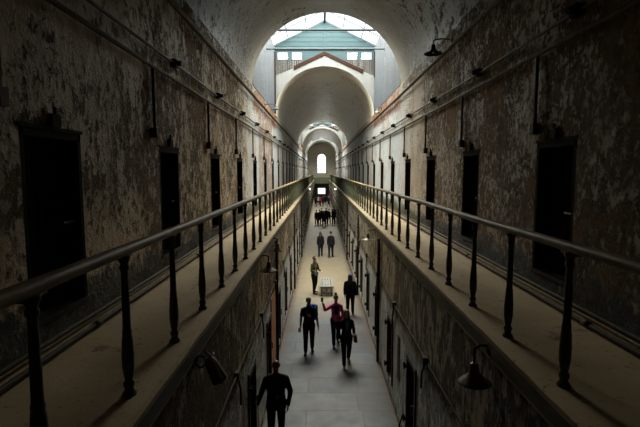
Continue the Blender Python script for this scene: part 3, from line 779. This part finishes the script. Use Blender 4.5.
# 4: brown hair woman with shoulder bag
AR = {-1: ((-.08, .04, -.27), (-.06, -.10, -.48)), 1: ((.07, .03, -.26), (.04, -.16, -.32))}
def ex4(root, A, H, sh, L):
    bm = BM(); hull(bm, E((0, -.10, 1.40), .07, .05, .05), E((0, -.135, 1.22), .045, .02, .09)); blend('scarf', bm, 'teal_cloth', root, .012)
p4 = person((CAMX+.76, 12.75, 0), .10, 'woman with long reddish brown hair and green scarf walking forward', 1.66, 'black_cloth', 'navy_cloth', 'hair_brown', hairstyle='long', arms=AR, stride=.22, coat=.08, extras=ex4, shoes='shoe_tan')
bg = empty('shoulder_bag', p4.location); bg.location = p4.location; bg.scale = p4.scale; bg.rotation_euler = p4.rotation_euler; tag(bg, 'brown shoulder bag at the hip of the long haired woman', 'bag')
bm = BM(); hull(bm, E((.27, .0, .93), .05, .12, .05), E((.28, .0, .76), .065, .15, .06)); blend('bag', bm, 'leather_brown', bg, .014)
bm = BM(); tube(bm, [(.25, .07, .95), (.22, .08, 1.25), (.15, .02, 1.53), (.22, -.08, 1.25), (.26, -.07, .95)], .011, 6); obj('strap', bm, 'leather_brown', bg, smooth=True)
# 5: dark figure with blue hat by the right wall
def ex5(root, A, H, sh, L):
    bm = BM(); hull(bm, E(H(0, .012, .055), .093, .105, .075)); blend('knit_hat', bm, 'hat_blue', root, .012)
person((CAMX+1.17, 17.35, 0), PI-.1, 'figure in dark coat and blue knit hat by right wall', 1.66, 'black_cloth', 'black_cloth', hairstyle='long', coat=.16, wide=1.2, stride=.1, extras=ex5)
# 6: standing man beside the bench, with a bag
AR = {-1: ((-.08, -.02, -.26), (.05, -.22, -.28)), 1: ((.08, -.05, -.26), (.0, -.24, -.30))}
p6 = person((CAMX-.28, 20.5, 0), .9, 'person in olive top with grey bag standing left of the bench', 1.76, 'olive_cloth', 'black_cloth', arms=AR, stride=.06)
bg = empty('messenger_bag', p6.location); bg.location = p6.location; bg.scale = p6.scale; bg.rotation_euler = p6.rotation_euler; tag(bg, 'grey messenger bag carried by the person left of the bench', 'bag')
bm = BM(); hull(bm, E((-.10, -.19, 1.06), .12, .05, .06), E((-.10, -.20, .92), .13, .06, .05)); blend('bag', bm, cloth('grey_cloth', (.16, .17, .19)), bg, .014)
bm = BM(); tube(bm, [(-.2, -.17, 1.06), (-.05, -.13, 1.3), (.13, -.03, 1.51), (.1, .12, 1.4), (-.1, .14, 1.15), (-.22, 0, 1.0), (-.22, -.15, 1.0)], .012, 6); obj('strap', bm, 'grey_cloth', bg)
# 7, 8: the pair walking away
person((CAMX+.0, 29.5, 0), PI+.1, 'woman in dark clothes with brown hair, left of the walking pair', 1.70, 'black_cloth', 'navy_cloth', 'hair_brown', hairstyle='long', stride=.1, detail=False)
person((CAMX+.68, 29.2, 0), PI-.05, 'person in black, right of the walking pair', 1.76, 'black_cloth', 'navy_cloth', stride=.16, detail=False)
# group in the mid distance
grp = [(-.42, 47.5, 1.62, 'black_cloth', 'red_cloth', 'person in red hood at the left of the mid distance group'),
       (-.10, 47.0, 1.70, 'black_cloth', None, 'dark dressed person second from left in the mid distance group'),
       (.12, 48.2, 1.74, 'navy_cloth', None, 'person in navy behind the front figure of mid distance group'),
       (.35, 45.6, 1.72, 'black_cloth', None, 'dark dressed person standing in front of the mid distance group'),
       (.62, 47.2, 1.86, 'black_cloth', 'red_cloth', 'tallest person with red hood in the mid distance group'),
       (.92, 48.4, 1.64, 'charcoal_cloth', None, 'person in charcoal right of the tallest mid distance figure'),
       (1.38, 47.4, 1.74, 'black_cloth', None, 'person in black by the right wall near mid distance group'),
       (1.46, 49.8, 1.84, 'black_cloth', None, 'rightmost and tallest dark figure beside the mid distance group')]
for k, (x, y, hh, t, hood, lab) in enumerate(grp):
    def exh(root, A, H, sh, L, hood=hood):
        if hood:
            bm = BM(); hull(bm, E(H(0, .02, .03), .095, .105, .10), E(H(0, .05, -.1), .09, .07, .05)); blend('hood', bm, hood, root, .016)
    person((CAMX+x, y, 0), PI*(k % 2)+random.uniform(-.5, .5), lab, hh, t, 'black_cloth', hairstyle='short', coat=.12 if k % 2 else .04, stride=random.choice((.02, .1)), detail=False, extras=exh)
far = [(-.75, 71.5, 1.7, 'black_cloth', 'dark dressed person at the left of the farthest group'),
       (-.35, 74, 1.68, 'white_cloth', 'person in pale top in the farthest group'),
       (.0, 72.5, 1.7, 'red_cloth', 'person in red top in the farthest group'),
       (.42, 71.8, 1.74, 'navy_cloth', 'person in navy in the middle of the farthest group'),
       (.85, 74, 1.72, 'black_cloth', 'person in black right of the navy dressed far figure'),
       (1.30, 72.4, 1.78, 'charcoal_cloth', 'rightmost dark figure of the farthest group'),
       (1.45, 77, 1.7, 'pink_cloth', 'person in pink behind the rightmost far figure')]
for k, (x, y, hh, t, lab) in enumerate(far):
    person((CAMX+x, y, 0), PI*((k+1) % 2)+random.uniform(-.4, .4), lab, hh, t, 'black_cloth', stride=.06, detail=False)

# ------------------------------------------------------------------ world, camera
w = bpy.data.worlds.new('overcast_sky'); S.world = w; w.use_nodes = True
bgn = w.node_tree.nodes['Background']; q = NB(w.node_tree)
q.l(q.ramp(q.noise(q.n('ShaderNodeTexCoord').outputs['Generated'], 2.5, 4), [(.3, (.80, .86, .92)), (.6, (1, .99, .97))]), bgn.inputs[0]); bgn.inputs[1].default_value = 1.6
w.cycles.sampling_method = 'NONE'
F = 450.0
cam = bpy.data.cameras.new('camera'); cam.sensor_width = 36; cam.lens = F/640*36; cam.clip_start = .05; cam.clip_end = 300
co = bpy.data.objects.new('camera', cam); C.objects.link(co); co.location = (CAMX, 0, CAMZ)
co.rotation_euler = (PI/2 - math.atan(42/F), 0, .0011); S.camera = co
S.view_settings.view_transform = 'Standard'; S.view_settings.look = 'None'; S.view_settings.gamma = 1; S.view_settings.use_curve_mapping = False
S.view_settings.exposure = 0.62
S.cycles.use_denoising = True; S.cycles.denoiser = 'OPENIMAGEDENOISE'; S.cycles.denoising_input_passes = 'RGB_ALBEDO_NORMAL'; S.cycles.denoising_prefilter = 'NONE'
S.cycles.max_bounces = 12; S.cycles.diffuse_bounces = 7; S.cycles.glossy_bounces = 4; S.cycles.transparent_max_bounces = 12
S.cycles.sample_clamp_indirect = 6
